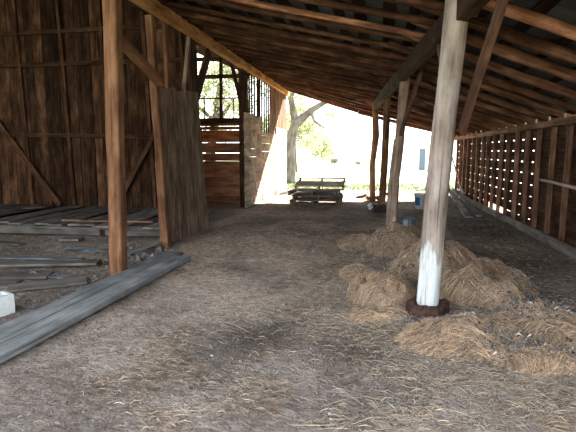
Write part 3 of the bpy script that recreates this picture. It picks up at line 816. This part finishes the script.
# dark dry leaves around the first post foot
mb = MB()
tips = [(.52, 4.30, .20, .10, 260), (1.30, 4.55, .26, .28, 420), (1.05, 3.75, .22, .14, 240), (.15, 6.2, .25, .35, 260), (.0, 7.0, .3, .25, 200), (1.6, 5.2, .2, .45, 260), (.35, 5.5, .15, .2, 140)]
dg = None
for cx_, cy_, sx_, sy2, nn_ in tips:
    for _ in range(nn_):
        x = random.gauss(cx_, sx_); y = random.gauss(cy_, sy2)
        z = max(ground(x, y), haytop(x, y)) + U(.0, .02); r_ = U(.010, .026)
        a = U(0, 6.28)
        mb.quadstrip([(x, y, z), (x + r_ * math.cos(a), y + r_ * math.sin(a), z + U(.004, .02)), (x + 2 * r_ * math.cos(a + .5), y + 2 * r_ * math.sin(a + .5), z)], r_ * .4, U(.35, 1.5) if R() < .95 else 2.8)
o = mb.build('dry_leaves', M['chip']); tag(o, 'dark dry leaves and crumbs around the nearest post foot and heap', 'leaves', kind='stuff')

# ------------------------------------------------------------------ outside
def tree(label, cx, cy, trunk, branches, clusters, nleaf, mat=M['leaf'], cat='tree', ls=.07, seed=1, name='tree', group=None):
    random.seed(seed)
    t = thing(name, label, cat, (cx, cy, .1), group)
    if trunk:
        mb = MB(); mb.log([(cx + a, cy + b, c) for a, b, c, r in trunk], [r for *_, r in trunk], 12, 1.0, .12); mb.build('trunk', M['bark'], t)
    for br in branches:
        mb = MB(); mb.log([(cx + a, cy + b, c) for a, b, c, r in br], [r for *_, r in br], 8, 1.0, .12); mb.build('branch', M['bark'], t)
    mb = MB()
    tot = sum(r ** 2 for *_, r in clusters)
    for (a, b, c, r) in clusters:
        for _ in range(int(nleaf * r * r / tot)):
            d = V((random.gauss(0, 1), random.gauss(0, 1), random.gauss(0, .8))); d.normalize(); q = R() ** .45 * r
            p = V((cx + a, cy + b, c)) + d * q
            u = V((U(-1, 1), U(-1, 1), U(-1, 1))).normalized(); w = u.cross(V((U(-1, 1), U(-1, 1), U(-1, 1)))).normalized()
            s_ = ls * U(.6, 1.3); i0 = len(mb.v); tn = min(1, max(0, random.gauss(.5, .25)))
            for k in (u * s_, w * s_ * .5, -u * s_, -w * s_ * .5): mb.v.append(p + k); mb.g.append(p); mb.t.append(tn)
            mb.f.append((i0, i0 + 1, i0 + 2, i0 + 3)); mb.sm.append(False)
    mb.build('foliage', mat, t)
    return t
tree('gnarled oak with a forking sunlit trunk just outside the far opening', -4.25, 22,
     [(0, 0, 0, .34), (.05, 0, 1.2, .25), (.15, .1, 2.3, .23), (.35, .1, 3.0, .20)],
     [[(.3, .1, 2.8, .19), (1.0, .2, 3.4, .14), (1.8, .2, 3.9, .10), (2.6, .3, 4.6, .06)],
      [(.3, .1, 2.9, .17), (.1, .0, 4.0, .13), (.5, .3, 5.4, .08)],
      [(1.0, .2, 3.4, .10), (1.25, -.2, 2.9, .06), (1.7, -.4, 2.6, .03)],
      [(1.6, .2, 3.75, .07), (2.6, -.1, 3.8, .04), (3.4, -.2, 3.3, .02)]],
     [(-.4, .3, 4.6, 1.1), (.9, .4, 4.6, 1.0), (2.3, .3, 4.9, 1.0), (3.2, 0, 4.0, .6), (.5, .6, 3.5, .7), (-.6, .5, 3.0, .7), (1.9, .2, 3.2, .5), (.8, 1.5, 2.0, .6)], 9000, seed=3, ls=.06)
tree('leafy tree seen through the barred window', -7.6, 20.5,
     [(0, 0, 0, .25), (.1, 0, 1.5, .2), (.4, 0, 3, .16), (.6, 0, 4.5, .1)],
     [[(.3, 0, 2.6, .1), (1.2, 0, 3.8, .06)], [(.3, 0, 2.9, .1), (-1.2, .3, 4.2, .05)]],
     [(0, 0, 4.4, 1.3), (1.2, .2, 3.6, 1.0), (-1.2, .3, 3.6, 1.0), (.8, .1, 5.2, 1.0), (.2, .4, 2.6, .8), (1.6, .5, 5.0, .9)], 9000, seed=4, ls=.07)
tree('hazy round tree far behind the oak', -6.2, 34, [(0, 0, 0, .3), (0, 0, 2, .2), (0, 0, 4, .1)], [], [(0, 0, 3.6, 1.8), (1.4, 0, 2.6, 1.3), (-1.4, 0, 3, 1.4), (2.2, .5, 1.7, 1.0)], 7000, seed=5, ls=.11)
tree('pale round bush far out in the bright field', -6.0, 62, None, [], [(0, 0, .55, .62)], 900, M['bush'], 'bush', .10, 6, 'round_bush')
tree('smaller low bush in the field, right of the round one', -2.9, 58, None, [], [(0, 0, .3, .3), (.3, 0, .25, .25)], 500, M['bush'], 'bush', .08, 7, 'low_bush')
tree('unseen leafy tree added outside the low right wall to shade it', 6.9, 12.6, [(0, 0, -.1, .22), (0, 0, 1.5, .17), (0, 0, 3.2, .12), (0, 0, 5, .08)], [], [(0, 0, 4.3, 2.0), (-.3, -1.6, 3.9, 1.5), (.2, 1.3, 4.2, 1.2), (.3, -3.2, 4.0, 1.6), (.2, -5, 4.0, 1.6)], 9000, seed=9, ls=.12)  # out of view, added to keep sun dapples off the floor inside
# distant building
t = thing('farm_building', 'distant white building with a narrow blue-grey door', 'building', (4.5, 40, .1))
mb = MB(); mb.board((4.5, 42, .0), (4.5, 42, 2.9), 8.4, 4.0, up=(0, 1, 0), tone=1, ch=.01); mb.build('walls', M['paintwall'], t)
mb = MB(); mb.board((.1, 41.2, 3.35), (8.9, 41.2, 3.35), 2.7, .08, up=(0, -.45, .9), tone=1); mb.board((.1, 43.4, 3.35), (8.9, 43.4, 3.35), 2.7, .08, up=(0, .45, .9), tone=1); mb.build('roof', M['roofgrey'], t)
mb = MB(); mb.board((3.17, 39.97, .1), (3.17, 39.97, 1.80), .46, .06, up=(0, 1, 0), tone=1); mb.build('door', M['door'], t)

# ------------------------------------------------------------------ light
w = bpy.data.worlds.new('sky'); S.world = w; w.use_nodes = True
bg = w.node_tree.nodes['Background']; bg.inputs[0].default_value = (.80, .90, 1.0, 1); bg.inputs[1].default_value = 3.2
sd = bpy.data.lights.new('sun', 'SUN'); sd.energy = 32; sd.angle = math.radians(.6); sd.color = (1, .93, .82)
so = bpy.data.objects.new('sun', sd); link(so)
so.rotation_euler = V((-.52, -1.5, -1.0)).to_track_quat('-Z', 'Y').to_euler()
so.location = (12, 30, 15)
# ------------------------------------------------------------------ camera
cd = bpy.data.cameras.new('camera'); cam = bpy.data.objects.new('camera', cd); link(cam)
cd.sensor_width = 36; cd.lens = 30.0; cd.clip_end = 400; cd.clip_start = .05
cam.location = (0, 0, 1.54); cam.rotation_euler = (math.radians(90 - 7.5947), 0, math.radians(10.985))
S.camera = cam
S.view_settings.view_transform = 'Standard'; S.view_settings.look = 'None'; S.view_settings.gamma = 1; S.view_settings.use_curve_mapping = False
S.view_settings.exposure = 1.0
S.cycles.max_bounces = 10; S.cycles.diffuse_bounces = 6; S.cycles.use_denoising = True; S.cycles.denoising_prefilter = 'ACCURATE'
S.cycles.sample_clamp_indirect = 6
